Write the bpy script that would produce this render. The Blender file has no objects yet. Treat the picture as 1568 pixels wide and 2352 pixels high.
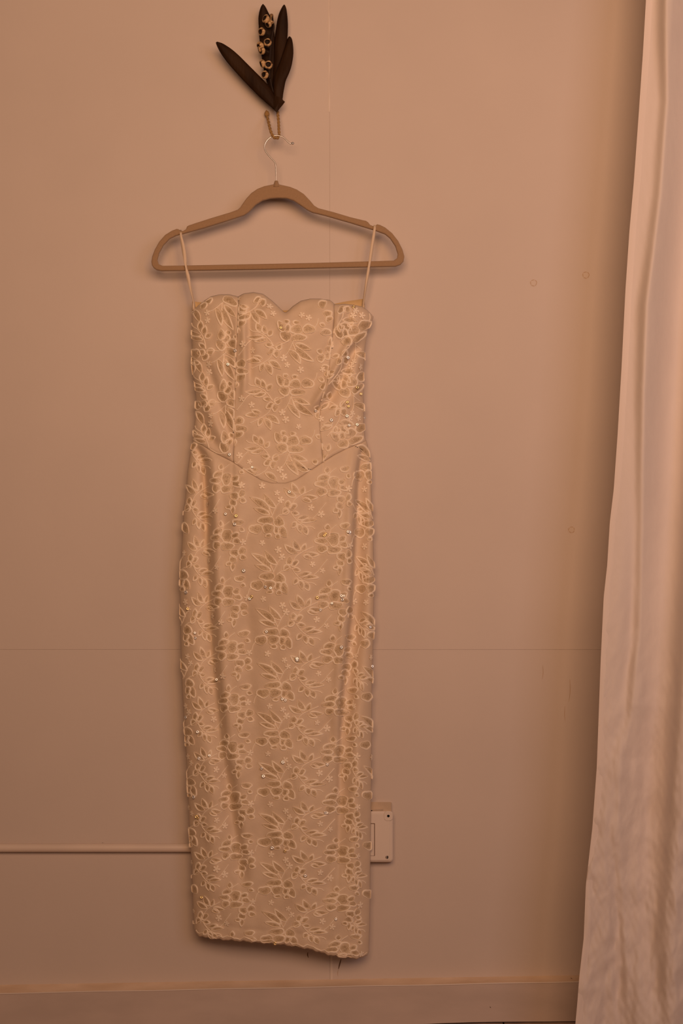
import bpy, math, random
import numpy as np
from mathutils import Vector, Matrix, Quaternion
from mathutils import noise as ridge_noise

# ------------------------------------------------------------------ camera, world, light
S = 1350.0            # photograph pixels per metre on the wall plane
D = 2.0               # camera distance from the wall (wall face is y = 0)
ZC = (2348 - 1176) / S
scene = bpy.context.scene
COL = scene.collection

cam_d = bpy.data.cameras.new('camera')
cam = bpy.data.objects.new('camera', cam_d); COL.objects.link(cam)
cam.location = (0, -D, ZC); cam.rotation_euler = (math.pi / 2, 0, 0)
cam_d.sensor_fit = 'VERTICAL'; cam_d.sensor_height = 36.0
cam_d.lens = 36.0 * (S * D) / 2352.0
cam_d.clip_start = 0.05
scene.camera = cam

w = bpy.data.worlds.new('world'); scene.world = w; w.use_nodes = True
bg = w.node_tree.nodes['Background']
bg.inputs[0].default_value = (1.0, 0.58, 0.36, 1); bg.inputs[1].default_value = 0.03

def area(name, loc, target, sx, sy, power, color):
    l = bpy.data.lights.new(name, 'AREA'); l.shape = 'RECTANGLE'; l.size = sx; l.size_y = sy
    l.energy = power; l.color = color
    o = bpy.data.objects.new(name, l); COL.objects.link(o); o.location = loc
    o.rotation_euler = (Vector(target) - Vector(loc)).to_track_quat('-Z', 'Y').to_euler()
    return o
LIGHT = Vector((0.10, -2.08, 1.58))
area('key_light', LIGHT, (0.0, 0, 1.95), 1.4, 1.0, 30.5, (1.0, 0.565, 0.325))  # soft frontal key, source unseen; tilted up so the lower wall dims
area('side_fill_light', (1.45, -2.1, 1.45), (0.4, 0, 1.3), 0.9, 1.0, 6.8, (1.0, 0.80, 0.84))  # added neutral fill, set so cooler light reaches the wall by the curtain

vs = scene.view_settings
vs.view_transform = 'Standard'; vs.look = 'None'; vs.gamma = 1.0
vs.use_curve_mapping = False; vs.exposure = 0.0

# ------------------------------------------------------------------ helpers
R_ = random.Random(7)

def W(px, py, d):
    """point seen at photograph pixel (px, py) that stands d metres in front of the wall"""
    k = (D - d) / D / S
    return (np.asarray(px) - 784) * k, -np.asarray(d) + 0 * np.asarray(px), ZC + (1176 - np.asarray(py)) * k

def WV(px, py, d):
    x, y, z = W(px, py, d); return Vector((float(x), float(y), float(z)))

def mat(name, color, rough=0.6, var=0.0, vscale=20.0, vstretch=(1, 1, 1), bump=0.0, bscale=60.0, bstretch=(1, 1, 1),
        metal=0.0, sheen=0.0, spec=0.3, color2=None, transl=0.0, coat=0.0, bdist=0.002, detail=4.0):
    m = bpy.data.materials.new(name); m.use_nodes = True
    nt = m.node_tree; n = nt.nodes; lk = nt.links
    p = n['Principled BSDF']; out = n['Material Output']
    p.inputs['Base Color'].default_value = (*color, 1)
    p.inputs['Roughness'].default_value = rough; p.inputs['Metallic'].default_value = metal
    p.inputs['Specular IOR Level'].default_value = spec
    p.inputs['Sheen Weight'].default_value = sheen; p.inputs['Coat Weight'].default_value = coat
    tc = n.new('ShaderNodeTexCoord')
    if var > 0 or color2:
        mp = n.new('ShaderNodeMapping'); mp.inputs['Scale'].default_value = vstretch
        lk.new(tc.outputs['Object'], mp.inputs['Vector'])
        tx = n.new('ShaderNodeTexNoise'); tx.inputs['Scale'].default_value = vscale; tx.inputs['Detail'].default_value = detail
        lk.new(mp.outputs[0], tx.inputs['Vector'])
        rp = n.new('ShaderNodeValToRGB')
        c2 = color2 if color2 else tuple(c * (1 - var) for c in color)
        rp.color_ramp.elements[0].position = 0.35; rp.color_ramp.elements[1].position = 0.65
        rp.color_ramp.elements[0].color = (*c2, 1); rp.color_ramp.elements[1].color = (*color, 1)
        lk.new(tx.outputs['Fac'], rp.inputs[0]); lk.new(rp.outputs[0], p.inputs['Base Color'])
    if bump > 0:
        mp2 = n.new('ShaderNodeMapping'); mp2.inputs['Scale'].default_value = bstretch
        lk.new(tc.outputs['Object'], mp2.inputs['Vector'])
        t2 = n.new('ShaderNodeTexNoise'); t2.inputs['Scale'].default_value = bscale; t2.inputs['Detail'].default_value = 5
        lk.new(mp2.outputs[0], t2.inputs['Vector'])
        b = n.new('ShaderNodeBump'); b.inputs['Strength'].default_value = bump; b.inputs['Distance'].default_value = bdist
        lk.new(t2.outputs['Fac'], b.inputs['Height']); lk.new(b.outputs[0], p.inputs['Normal'])
    if transl > 0:
        tr = n.new('ShaderNodeBsdfTranslucent'); tr.inputs['Color'].default_value = (*color, 1)
        mx = n.new('ShaderNodeMixShader'); mx.inputs[0].default_value = transl
        lk.new(p.outputs[0], mx.inputs[1]); lk.new(tr.outputs[0], mx.inputs[2]); lk.new(mx.outputs[0], out.inputs['Surface'])
    return m

M = {
    'wall': mat('wall_paint', (0.66, 0.575, 0.52), 0.55, var=0.05, vscale=3.5, bump=0.25, bscale=90, bdist=0.0006, spec=0.25),
    'board': mat('baseboard_paint', (0.62, 0.52, 0.465), 0.5, var=0.10, vscale=9, vstretch=(1, 1, 3), bump=0.25, bscale=60, bstretch=(0.3, 1, 1.5), bdist=0.0008),
    'ledge': mat('worn_lit_ledge_paint', (0.80, 0.63, 0.485), 0.6, color2=(0.68, 0.51, 0.365), vscale=30, vstretch=(0.4, 1, 1), bump=0.3, bscale=120, bdist=0.001),  # wear tones, made paler so the upturned ledge looks lit from above
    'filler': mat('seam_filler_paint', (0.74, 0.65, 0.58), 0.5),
    'plug': mat('plug_paint', (0.64, 0.545, 0.47), 0.6),
    'stain': mat('rust_stain', (0.50, 0.36, 0.25), 0.7),
    'crack': mat('paint_crack', (0.16, 0.09, 0.05), 0.8),
    'floor': mat('floor_boards', (0.46, 0.34, 0.275), 0.5, var=0.25, vscale=6, vstretch=(6, 0.6, 1), bump=0.2, bscale=40, bstretch=(6, 0.5, 1)),
    'gap': mat('floor_gap', (0.05, 0.03, 0.02), 0.9),
    'pipe': mat('painted_conduit', (0.74, 0.63, 0.55), 0.4, var=0.06, vscale=12, spec=0.4),
    'plastic': mat('outlet_plastic', (0.74, 0.655, 0.59), 0.35, spec=0.45),
    'block': mat('yellowed_block', (0.62, 0.485, 0.36), 0.55, var=0.12, vscale=60),
    'black': mat('black_hole', (0.004, 0.003, 0.003), 0.9),
    'steel': mat('steel_wire', (0.68, 0.67, 0.67), 0.32, metal=1.0),
    'velvet': mat('beige_velvet', (0.37, 0.245, 0.145), 0.95, var=0.06, vscale=300, sheen=0.25, bump=0.4, bscale=900, bdist=0.0005, spec=0.1),
    'leaf': mat('dried_leaf', (0.034, 0.0145, 0.0045), 0.6, color2=(0.016, 0.006, 0.0018), vscale=40, vstretch=(1, 1, 0.3), bump=0.35, bscale=70, bstretch=(3, 1, 0.4), spec=0.12),
    'twig': mat('dark_twig', (0.018, 0.008, 0.004), 0.7),
    'pod': mat('seed_pod', (0.62, 0.42, 0.21), 0.4, color2=(0.13, 0.055, 0.02), vscale=260, vstretch=(1, 1, 0.35), bump=0.5, bscale=300, spec=0.4),
    'podin': mat('pod_opening', (0.016, 0.007, 0.003), 0.8),
    'twine': mat('jute_twine', (0.43, 0.26, 0.10), 0.9, var=0.3, vscale=500, bump=0.8, bscale=700, bdist=0.001),
    'curtain': mat('white_linen', (0.84, 0.765, 0.725), 0.8, var=0.03, vscale=7, sheen=0.1, transl=0.12, bump=0.5, bscale=42, bstretch=(1.0, 1.0, 0.55), bdist=0.0022, spec=0.15),
    'hem': mat('curtain_hem', (0.86, 0.775, 0.725), 0.8, sheen=0.1, transl=0.1, bump=0.35, bscale=50, bdist=0.0015, spec=0.15),
    'satin': mat('ivory_satin', (0.72, 0.58, 0.44), 0.55, var=0.05, vscale=26, sheen=0.15, bump=0.35, bscale=130, bdist=0.0010, spec=0.35),
    'lining': mat('cream_lining', (0.72, 0.52, 0.27), 0.6, spec=0.3),
    'strap': mat('ivory_ribbon', (0.72, 0.58, 0.43), 0.5, sheen=0.1),
    'cord': mat('cream_embroidery', (0.95, 0.825, 0.67), 0.5, sheen=0.15, bump=0.4, bscale=900, bdist=0.0004, spec=0.4),
    'fill': mat('clear_sequin_fill', (0.57, 0.435, 0.28), 0.35, color2=(0.70, 0.555, 0.39), vscale=120, bump=0.7, bscale=420, bdist=0.0012, spec=0.6),
    'fill2': mat('dense_sequin_fill', (0.46, 0.335, 0.20), 0.30, color2=(0.64, 0.49, 0.325), vscale=220, bump=0.8, bscale=500, bdist=0.0012, spec=0.7),
    'seq': mat('pearl_sequin', (0.86, 0.87, 0.88), 0.28, metal=0.6, coat=0.4),
    'seqg': mat('gold_sequin', (0.90, 0.70, 0.36), 0.3, metal=0.75, coat=0.5),
}

def tag(o, label=None, cat=None, group=None, kind=None):
    if label: o['label'] = label
    if cat: o['category'] = cat
    if group: o['group'] = group
    if kind: o['kind'] = kind
    return o

def attach(o, parent):
    if parent is not None:
        o.parent = parent
        o.matrix_parent_inverse = Matrix.Translation(parent.location).inverted() if parent.type == 'EMPTY' else parent.matrix_basis.inverted() if parent.parent is None else Matrix.Identity(4)
        if parent.type != 'EMPTY' and parent.parent is not None:
            o.matrix_parent_inverse = parent.matrix_basis.inverted()

def build(name, verts, faces, m, parent=None, smooth=True, solid=0.0, offset=0.0, bevel=0.0):
    me = bpy.data.meshes.new(name)
    me.from_pydata([tuple(map(float, v)) for v in verts], [], [tuple(map(int, f)) for f in faces])
    me.update()
    if smooth:
        me.polygons.foreach_set('use_smooth', [True] * len(me.polygons))
    mats = m if isinstance(m, (list, tuple)) else [m]
    for q in mats: me.materials.append(M[q])
    o = bpy.data.objects.new(name, me); COL.objects.link(o)
    if solid:
        s = o.modifiers.new('solid', 'SOLIDIFY'); s.thickness = solid; s.offset = offset
    if bevel:
        b = o.modifiers.new('bevel', 'BEVEL'); b.width = bevel; b.segments = 2; b.limit_method = 'ANGLE'
    attach(o, parent)
    return o

def empty(name, loc):
    o = bpy.data.objects.new(name, None); COL.objects.link(o); o.location = loc; o.empty_display_size = 0.05
    return o

def grid_faces(nr, nc, flip=False):
    f = []
    for i in range(nr - 1):
        for j in range(nc - 1):
            q = (i * nc + j, i * nc + j + 1, (i + 1) * nc + j + 1, (i + 1) * nc + j)
            f.append(q[::-1] if flip else q)
    return f

def box(name, x0, x1, y0, y1, z0, z1, m, parent=None, bevel=0.0, kx=0.0):
    v = [(x, y, z + kx * x) for z in (z0, z1) for y in (y0, y1) for x in (x0, x1)]
    f = [(0, 2, 3, 1), (4, 5, 7, 6), (0, 1, 5, 4), (2, 6, 7, 3), (0, 4, 6, 2), (1, 3, 7, 5)]
    return build(name, v, f, m, parent, smooth=False, bevel=bevel)

def catmull(pts, n):
    """smooth resample of a polyline (any dimension) to n points, even by length"""
    P = np.array(pts, float)
    if len(P) == 2:
        t = np.linspace(0, 1, n)[:, None]; return P[0] * (1 - t) + P[1] * t
    Q = np.vstack([2 * P[0] - P[1], P, 2 * P[-1] - P[-2]])
    out = []
    for i in range(1, len(Q) - 2):
        p0, p1, p2, p3 = Q[i - 1], Q[i], Q[i + 1], Q[i + 2]
        for t in np.linspace(0, 1, 8, endpoint=False):
            out.append(0.5 * (2 * p1 + (p2 - p0) * t + (2 * p0 - 5 * p1 + 4 * p2 - p3) * t * t + (3 * p1 - p0 - 3 * p2 + p3) * t ** 3))
    out.append(Q[-2]); out = np.array(out)
    L = np.r_[0, np.cumsum(np.linalg.norm(np.diff(out, axis=0), axis=1))]
    s = np.linspace(0, L[-1], n)
    return np.stack([np.interp(s, L, out[:, k]) for k in range(out.shape[1])], 1)

def tube_mesh(pts, rad, sides=8, caps=True):
    P = [Vector(p) for p in pts]; n = len(P)
    rad = [rad] * n if np.isscalar(rad) else list(rad)
    T = [(P[min(i + 1, n - 1)] - P[max(i - 1, 0)]).normalized() for i in range(n)]
    a = T[0].orthogonal().normalized(); v = []; f = []
    for i in range(n):
        if i: a = (a - T[i] * a.dot(T[i])).normalized()
        b = T[i].cross(a)
        for k in range(sides):
            c = 2 * math.pi * k / sides
            v.append(P[i] + (a * math.cos(c) + b * math.sin(c)) * rad[i])
    for i in range(n - 1):
        for k in range(sides):
            f.append((i * sides + k, i * sides + (k + 1) % sides, (i + 1) * sides + (k + 1) % sides, (i + 1) * sides + k))
    if caps:
        f.append(tuple(range(sides))[::-1]); f.append(tuple((n - 1) * sides + k for k in range(sides)))
    return v, f

# ------------------------------------------------------------------ the setting
XA, XB = -1.6, 1.6
ZTOP = 2.6
seam_x = (757 - 784) / S
seam_z = ZC + (1176 - 1492) / S
wall = box('wall_back', XA, XB, 0.0008, 0.12, -0.12, ZTOP, 'wall'); tag(wall, kind='structure')
tag(wall, 'warm beige painted wall of flush panels', None)
g = 0.0003
gv = 0.00012
for (a, b, c, d_) in ((XA, seam_x - gv, seam_z + g, ZTOP), (seam_x + gv, XB, seam_z + g * .6, ZTOP),
                      (XA, seam_x - gv, -0.12, seam_z - g), (seam_x + gv, XB, -0.12, seam_z - g * .6)):
    box('wall_panel', a, b, 0.0, 0.0008, c, d_, 'wall', wall, bevel=0.0002)
# bead of filler in the upper part of the vertical joint, with a ragged end
zs = np.linspace(ZC + (1176 - 258) / S, ZTOP, 60)
vv = []
for i, z in enumerate(zs):
    hw = 0.0013 + 0.0003 * math.sin(i * 1.7)
    x0 = seam_x - 0.0012 - 0.0007 * (z - zs[0])
    vv += [(x0 - hw, -0.0001, z), (x0, -0.0009, z), (x0 + hw, -0.0001, z)]
build('seam_filler', vv, grid_faces(60, 3, True), 'filler', wall)
zs = np.linspace(ZC + (1176 - 2252) / S, ZC + (1176 - 2190) / S, 12); vv = []
for i, z in enumerate(zs):
    x0 = seam_x + 0.003
    vv += [(x0 - 0.0016, -0.0001, z), (x0, -0.0009, z), (x0 + 0.0016, -0.0001, z)]
build('seam_filler', vv, grid_faces(12, 3, True), 'filler', wall)
# filled screw holes: shallow disc with a stained ring
def ring_patch(px, py, r):
    c = WV(px, py, 0); v = []; f = []; n = 24
    prof = [(0.0, 0.0003), (0.70, 0.0003), (0.86, 0.0002), (1.0, 0.0002)]
    for (q, h) in prof[1:]:
        for k in range(n):
            a = 2 * math.pi * k / n; v.append((c.x + q * r * math.cos(a) * (1 + .06 * math.sin(3 * a + px)), -h, c.z + q * r * math.sin(a)))
    f.append(tuple(range(n))[::-1])
    for i in range(2):
        for k in range(n):
            f.append((i * n + k, (i + 1) * n + k, (i + 1) * n + (k + 1) % n, i * n + (k + 1) % n)[::-1])
    o = build('filled_screw_hole', v, f, ['plug', 'stain'], wall)
    for p in o.data.polygons[1:n + 1]: p.material_index = 1 if (p.index * 7 + int(px)) % 5 else 0
    for p in o.data.polygons[n + 1:]: p.material_index = 0
for (px, py, r) in ((1225, 650, .0066), (1345, 632, .0068), (1312, 1217, .0062)):
    ring_patch(px, py, r)
def crack(pts, wpx, m='crack', parent=wall, d=0.0002):
    P = catmull(pts, 10); v = []
    for i, (x, y) in enumerate(P):
        h = wpx * (0.25 + 0.75 * math.sin(math.pi * (i + .5) / 10)) / 2
        for s in (-h, h): v.append(W(x + s, y, d))
    build('paint_crack', v, grid_faces(10, 2, False), m, parent, smooth=False)
crack([(707, 2187), (706, 2193), (708, 2200)], 2.2)
crack([(783, 2203), (780, 2214), (777, 2226)], 3.0)
crack([(777, 2226), (775, 2235), (776, 2242)], 1.2, 'stain')
crack([(1308, 1560), (1309, 1585), (1306, 1612)], 1.4, 'stain')
crack([(1297, 1622), (1296, 1640), (1297, 1655)], 1.2, 'stain')
crack([(1246, 1528), (1247, 1545), (1245, 1560)], 1.2, 'stain')

# floor and baseboard run slightly off level, as in an old house
KX = 0.024
def board_line(px, yl, yr, d): return WV(px, yl + (yr - yl) * px / 1330.0, d)
BD = 0.024
fl = empty('floor', (0, 0, 0)); tag(fl, 'light timber board floor', kind='structure')
zb = board_line(784, 2376.5, 2343, BD).z - KX * 0
zfl = zb - 0.0035
box('floor_base', XA, XB, -3.2, 0.1, zfl - 0.05, zfl - 0.012, 'gap', fl, kx=KX)
xs0 = (1157 - 784) / S * (D - BD) / D
k = -14
while k < 10:
    x0 = xs0 + k * 0.135
    if x0 > XA - .1 and x0 + .135 < XB + .1:
        box('floor_board', x0 + 0.0011, x0 + 0.1339, -3.2, 0.0, zfl - 0.012, zfl, 'floor', fl, bevel=0.001, kx=KX)
    k += 1
bb = empty('baseboard_back', (0, 0, 0)); tag(bb, 'painted baseboard with a worn sloping top ledge', kind='structure')
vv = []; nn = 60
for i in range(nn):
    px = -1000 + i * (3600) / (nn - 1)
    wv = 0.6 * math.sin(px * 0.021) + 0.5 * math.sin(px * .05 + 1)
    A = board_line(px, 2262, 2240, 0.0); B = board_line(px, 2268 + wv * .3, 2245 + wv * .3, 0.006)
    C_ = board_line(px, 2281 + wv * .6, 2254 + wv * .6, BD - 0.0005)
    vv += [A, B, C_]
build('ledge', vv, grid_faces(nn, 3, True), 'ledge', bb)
vv = []
for i in range(nn):
    px = -1000 + i * 3600 / (nn - 1)
    wv = 0.6 * math.sin(px * 0.021) + 0.5 * math.sin(px * .05 + 1)
    T0 = board_line(px, 2281 + wv * .6, 2254 + wv * .6, BD - 0.0005)
    T1 = board_line(px, 2283.5 + wv * .4, 2256.5 + wv * .4, BD)
    Bt = Vector((T1.x, -BD, zb + KX * T1.x + 0.0012 * math.sin(px * .013)))
    Bk = Vector((T1.x, 0, Bt.z))
    vv += [T0, T1, Bt, Bk]
build('face_board', vv, grid_faces(nn, 4, True), 'board', bb, smooth=False)
# fine lip of paler paint at the front arris
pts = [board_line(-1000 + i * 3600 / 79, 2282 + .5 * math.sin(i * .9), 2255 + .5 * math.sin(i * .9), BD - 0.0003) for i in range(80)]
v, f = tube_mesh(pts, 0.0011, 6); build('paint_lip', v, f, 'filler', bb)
crack([(1310, 2246), (1312, 2247), (1313, 2248)], 3, 'crack', bb, 0.012)
crack([(1125, 2312), (1126, 2314), (1127, 2315)], 2, 'crack', bb, BD + .0003)
crack([(1004, 2280), (1010, 2281), (1016, 2281)], 2, 'stain', bb, BD + .0003)
crack([(234, 1935), (237, 1936), (239, 1936)], 2, 'crack', wall, 0.0003)

# ------------------------------------------------------------------ dress: shape functions (photograph pixels)
YS = np.arange(640, 2260, 1.0)
def curve(pts, smooth=9):
    P = np.array(pts, float); P = P[np.argsort(P[:, 0])]
    a = np.interp(YS, P[:, 0], P[:, 1])
    k = np.ones(smooth) / smooth
    return np.convolve(np.pad(a, smooth // 2, mode='edge'), k, 'valid')
LA = curve([(700, 440), (716, 441), (767, 441), (844, 441), (863, 443), (882, 448), (920, 450), (959, 448), (984, 445), (1007, 444), (1019, 441),
            (1051, 435), (1086, 430), (1131, 427), (1157, 423), (1227, 419), (1291, 415), (1355, 413), (1419, 414), (1546, 416.5), (1597, 419),
            (1705, 426), (1796, 431), (1916, 435), (1986, 440), (2056, 442), (2126, 445), (2200, 446)])
RA = curve([(700, 857), (728, 858), (740, 853), (752, 847), (761, 844), (799, 838), (863, 834), (911, 835), (959, 835), (1007, 838), (1016, 843), (1048, 848),
            (1086, 851), (1132, 853), (1196, 856), (1323, 859), (1451, 857.6), (1578, 854), (1705, 853.5), (1796, 852.5), (1916, 851), (2021, 850),
            (2126, 849), (2182, 847), (2210, 847)])
Lf = lambda y: np.interp(y, YS, LA)
Rf = lambda y: np.interp(y, YS, RA)
TOPP = np.array([(441, 716), (445, 709), (451, 705), (464, 694), (483, 681), (505, 676), (527, 676), (543, 680), (546, 682), (550, 679), (559, 674), (582, 671), (604, 675),
                 (623, 689), (642, 707), (652, 717), (655, 718), (659, 716), (671, 704), (690, 691), (712, 686), (735, 686), (757, 689), (764, 694), (768, 699), (774, 699), (792, 698),
                 (811, 700), (830, 704), (843, 712), (854, 723), (859, 730)], float)
HEMP = np.array([(441, 2118), (445, 2132), (450, 2143), (456, 2149), (470, 2154), (500, 2158), (540, 2161), (596, 2166), (645, 2170), (680, 2175), (716, 2182), (751, 2193),
                 (786, 2200), (821, 2202), (832, 2200), (838, 2197), (843, 2193), (847, 2184)], float)
WAISTP = np.array([(430, 1008), (443, 1013), (464, 1023), (496, 1042), (534, 1061), (566, 1083), (598, 1102), (623, 1110), (655, 1110), (680, 1102), (706, 1085), (741, 1062),
                   (767, 1045), (799, 1029), (830, 1018), (842, 1011), (860, 1008)], float)
topf = lambda x: np.interp(x, TOPP[:, 0], TOPP[:, 1])
hemf = lambda x: np.interp(x, HEMP[:, 0], HEMP[:, 1]) + 1.2 * np.sin(np.asarray(x) * .21) + 0.8 * np.sin(np.asarray(x) * .47)
waistf = lambda x: np.interp(x, WAISTP[:, 0], WAISTP[:, 1])
SL = curve([(670, 547), (688, 547), (767, 543.5), (863, 540), (959, 538), (1023, 537), (1061, 535), (1165, 531)])
SR = curve([(690, 768), (740, 766), (790, 762), (831, 757), (880, 750), (925, 735), (975, 733), (1023, 738), (1061, 741), (1145, 749)], 15)
SLf = lambda y: np.interp(y, YS, SL)
SRf = lambda y: np.interp(y, YS, SR)
FL = curve([(1013, 462), (1030, 472), (1054, 480), (1102, 486), (1132, 488), (1259, 491), (1387, 496), (1514, 505), (1597, 512), (1635, 517), (1705, 523), (1782, 537), (1900, 552), (2050, 568)])
FR = curve([(1013, 826), (1038, 821), (1086, 814.5), (1132, 813), (1227, 808), (1323, 805), (1419, 799), (1514, 788), (1600, 779), (1760, 772), (1950, 768)])
FLA = curve([(1008, 0), (1040, .012), (1090, .022), (1400, .022), (1700, .014), (1850, .007), (2000, .003), (2100, 0)])
FRA = curve([(1008, 0), (1040, .012), (1090, .024), (1400, .026), (1600, .020), (1750, .011), (1900, .006), (2050, 0.001)])
fi = lambda A, y: np.interp(y, YS, A)

def segdist(x, y, pts):
    """distance to a polyline and the signed side"""
    best = np.full(np.shape(x), 1e9); side = np.zeros(np.shape(x)); tt = np.zeros(np.shape(x)); n = len(pts) - 1
    for i in range(n):
        ax, ay = pts[i]; bx, by = pts[i + 1]
        dx, dy = bx - ax, by - ay; L2 = dx * dx + dy * dy
        t = np.clip(((x - ax) * dx + (y - ay) * dy) / L2, 0, 1)
        ex, ey = x - ax - t * dx, y - ay - t * dy
        d = np.hypot(ex, ey); m_ = d < best
        best = np.where(m_, d, best); side = np.where(m_, np.sign(dx * ey - dy * ex), side); tt = np.where(m_, (i + t) / n, tt)
    return best, side, tt

RIDGES = [  # polyline, width px, height m  (long soft pulls and tucks in the cloth)
    ([(446, 860), (470, 920), (500, 985), (533, 1052)], 13, .0045),
    ([(470, 820), (498, 900), (520, 980), (536, 1030)], 10, -.0035),
    ([(446, 930), (466, 975), (500, 1030)], 9, -.003),
    ([(556, 690), (560, 780), (562, 860), (558, 930)], 9, .0040),
    ([(571, 700), (574, 800), (572, 880)], 8, -.0030),
    ([(525, 720), (524, 820), (522, 900)], 10, -.0030),
    ([(838, 766), (800, 792), (776, 840), (742, 900), (706, 950)], 10, .0065),
    ([(835, 790), (808, 812), (790, 850), (768, 900), (745, 935)], 12, -.0065),
    ([(828, 800), (818, 860), (812, 930)], 11, .005),
    ([(800, 890), (740, 935), (660, 975), (560, 1015)], 16, -.0030),
    ([(700, 955), (640, 985), (560, 1000)], 18, .0025),
    ([(780, 710), (776, 740), (784, 780)], 7, .004),
    ([(800, 715), (802, 745), (815, 770)], 8, -.003),
    ([(600, 700), (640, 730), (660, 760)], 16, .004),
    ([(445, 1010), (466, 1060), (472, 1130), (474, 1250)], 9, -.006),
    ([(560, 1095), (548, 1150), (545, 1250)], 18, .004),
    ([(640, 1130), (650, 1250), (655, 1500)], 40, .004),
    ([(700, 1110), (725, 1250), (745, 1500), (740, 1800)], 30, -.003),
    ([(560, 1300), (575, 1600), (600, 1850), (610, 2050)], 24, -.004),
    ([(520, 1750), (540, 1900), (560, 2040)], 16, -.006),
    ([(480, 1700), (490, 1900), (492, 2100)], 22, .004),
    ([(762, 1650), (775, 1800), (770, 1980), (745, 2080)], 20, -.006),
    ([(820, 1600), (818, 1800), (815, 2000), (800, 2120)], 18, .004),
    ([(690, 1700), (690, 1900), (680, 2100)], 30, .004),
    ([(455, 2110), (560, 2135), (660, 2140), (760, 2160), (840, 2170)], 6, -.0006),
]
def dep(px, py):
    """distance of the dress front from the wall"""
    x = np.asarray(px, float); y = np.asarray(py, float)
    L = Lf(y); R = Rf(y)
    u = np.clip((x - L) / (R - L), 0, 1); c = np.abs(2 * u - 1)
    prof = np.sqrt(np.clip(1 - c ** 3.2, 0, 1))
    T = np.interp(y, [680, 760, 840, 960, 1020, 1120, 1300, 1700, 2150], [.034, .046, .046, .036, .036, .046, .050, .046, .040])
    d = 0.026 + T * prof
    cup = np.exp(-((x - 595) / 62) ** 2 - ((y - 740) / 70) ** 2) + np.exp(-((x - 715) / 60) ** 2 - ((y - 745) / 70) ** 2)
    d = d + 0.010 * cup
    # rolled neckline edge
    rim = np.clip(y - topf(x), 0, 60)
    d = d - 0.010 * np.exp(-rim / 5.0)
    d = d - 0.004 * np.exp(-np.clip(hemf(x) - y, 0, 60) / 3.5)
    fade = np.clip(1.3 - c ** 6, 0, 1)
    for pts, wd, a in RIDGES:
        s, _, t = segdist(x, y, pts)
        d = d + 1.45 * a * np.exp(-(s / wd) ** 2) * np.clip(np.minimum(t, 1 - t) * 6 + .15, 0, 1) * fade
    # skirt: the front panel stands proud of the tucked-back sides
    sk = np.clip((y - waistf(x)) / 14, 0, 1)
    fx = fi(FL, y); q = fx - x
    d = d - sk * fi(FLA, y) * .85 * np.where(q > 0, np.exp(-(np.clip(q - 10, 0, None) / 40.0) ** 2), 0) * np.clip(q / 15, 0, 1) * np.clip(1.15 - c ** 5, 0, 1)
    d = d + sk * fi(FLA, y) * .22 * np.exp(-((q + 9) / 9) ** 2)
    fx = fi(FR, y); q = x - fx
    d = d - sk * fi(FRA, y) * 1.25 * np.where(q > 0, np.exp(-(np.clip(q - 16, 0, None) / 26.0) ** 2), 0) * np.clip(q / 8, 0, 1) ** 1.5 * np.clip(1.1 - c ** 9, 0, 1)
    d = d + sk * fi(FRA, y) * .15 * np.exp(-((q + 9) / 9) ** 2)
    # seams
    bod = np.clip((waistf(x) - y) / 4 + .5, 0, 1)
    gl = np.exp(-((x - SLf(y)) / 2.2) ** 2); gr = np.exp(-((x - SRf(y)) / 2.2) ** 2)
    d = d - .0014 * (gl * (.45 + .55 * np.sin(y * .037 + 1)) + gr * (.45 + .55 * np.sin(y * .041 + 2.2))) * bod
    dart = (1 - bod) * np.clip((1160 - y) / 30, 0, 1)
    d = d - .0019 * (gl + gr) * dart
    d = d - (.0012 - .0009 * np.exp(-((x - 640) / 45) ** 2)) * np.exp(-((y - waistf(x)) / 2.4) ** 2)
    d = d + .0013 * (1 - .9 * np.exp(-((x - 640) / 50) ** 2)) * np.exp(-((y - waistf(x) + 8) / 6) ** 2)
    # small unevenness of lined lace
    d = d + .0009 * fade * (np.sin(x * .061 + 1.3 * np.sin(y * .021)) * np.sin(y * .043 + x * .011) + .7 * np.sin(x * .13 + y * .05) * np.sin(y * .09 - x * .03))
    return d

DR = empty('evening_dress', WV(645, 2190, 0.05))
tag(DR, 'long ivory strapless dress with floral embroidery and sweetheart neckline, hanging from beige hanger', 'dress')

def patch(name, xl, xr, yt, yb, nx, ny, m, cosL=False, cosR=False):
    s = np.linspace(0, 1, nx); t = np.linspace(0, 1, ny)
    if cosL and cosR: s = 0.35 * s + 0.65 * (1 - np.cos(np.pi * s)) / 2
    elif cosL: s = 0.35 * s + 0.65 * (1 - np.cos(np.pi * s / 2))
    elif cosR: s = 0.35 * s + 0.65 * np.sin(np.pi * s / 2)
    t = 0.6 * t + 0.4 * (1 - np.cos(np.pi * t)) / 2
    Sg, Tg = np.meshgrid(s, t)
    X = 430 + Sg * 430; Y = 700 + Tg * 1000
    for _ in range(14):
        Y = yt(X) + (yb(X) - yt(X)) * Tg
        X = xl(Y) + (xr(Y) - xl(Y)) * Sg
    dd = dep(X, Y)
    x, y, z = W(X, Y, dd)
    v = np.stack([x.ravel(), y.ravel(), z.ravel()], 1)
    return build(name, v, grid_faces(ny, nx, True), m, DR, solid=0.0012, offset=-1.0)

pb = patch('bodice_center', SLf, SRf, topf, waistf, 64, 110, 'satin'); tag(pb, 'sweetheart front panel')
patch('bodice_side', Lf, SLf, topf, waistf, 36, 100, 'satin', cosL=True)
patch('bodice_side', SRf, Rf, topf, waistf, 36, 100, 'satin', cosR=True)
patch('skirt', Lf, Rf, waistf, hemf, 130, 300, 'satin', True, True)
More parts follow.
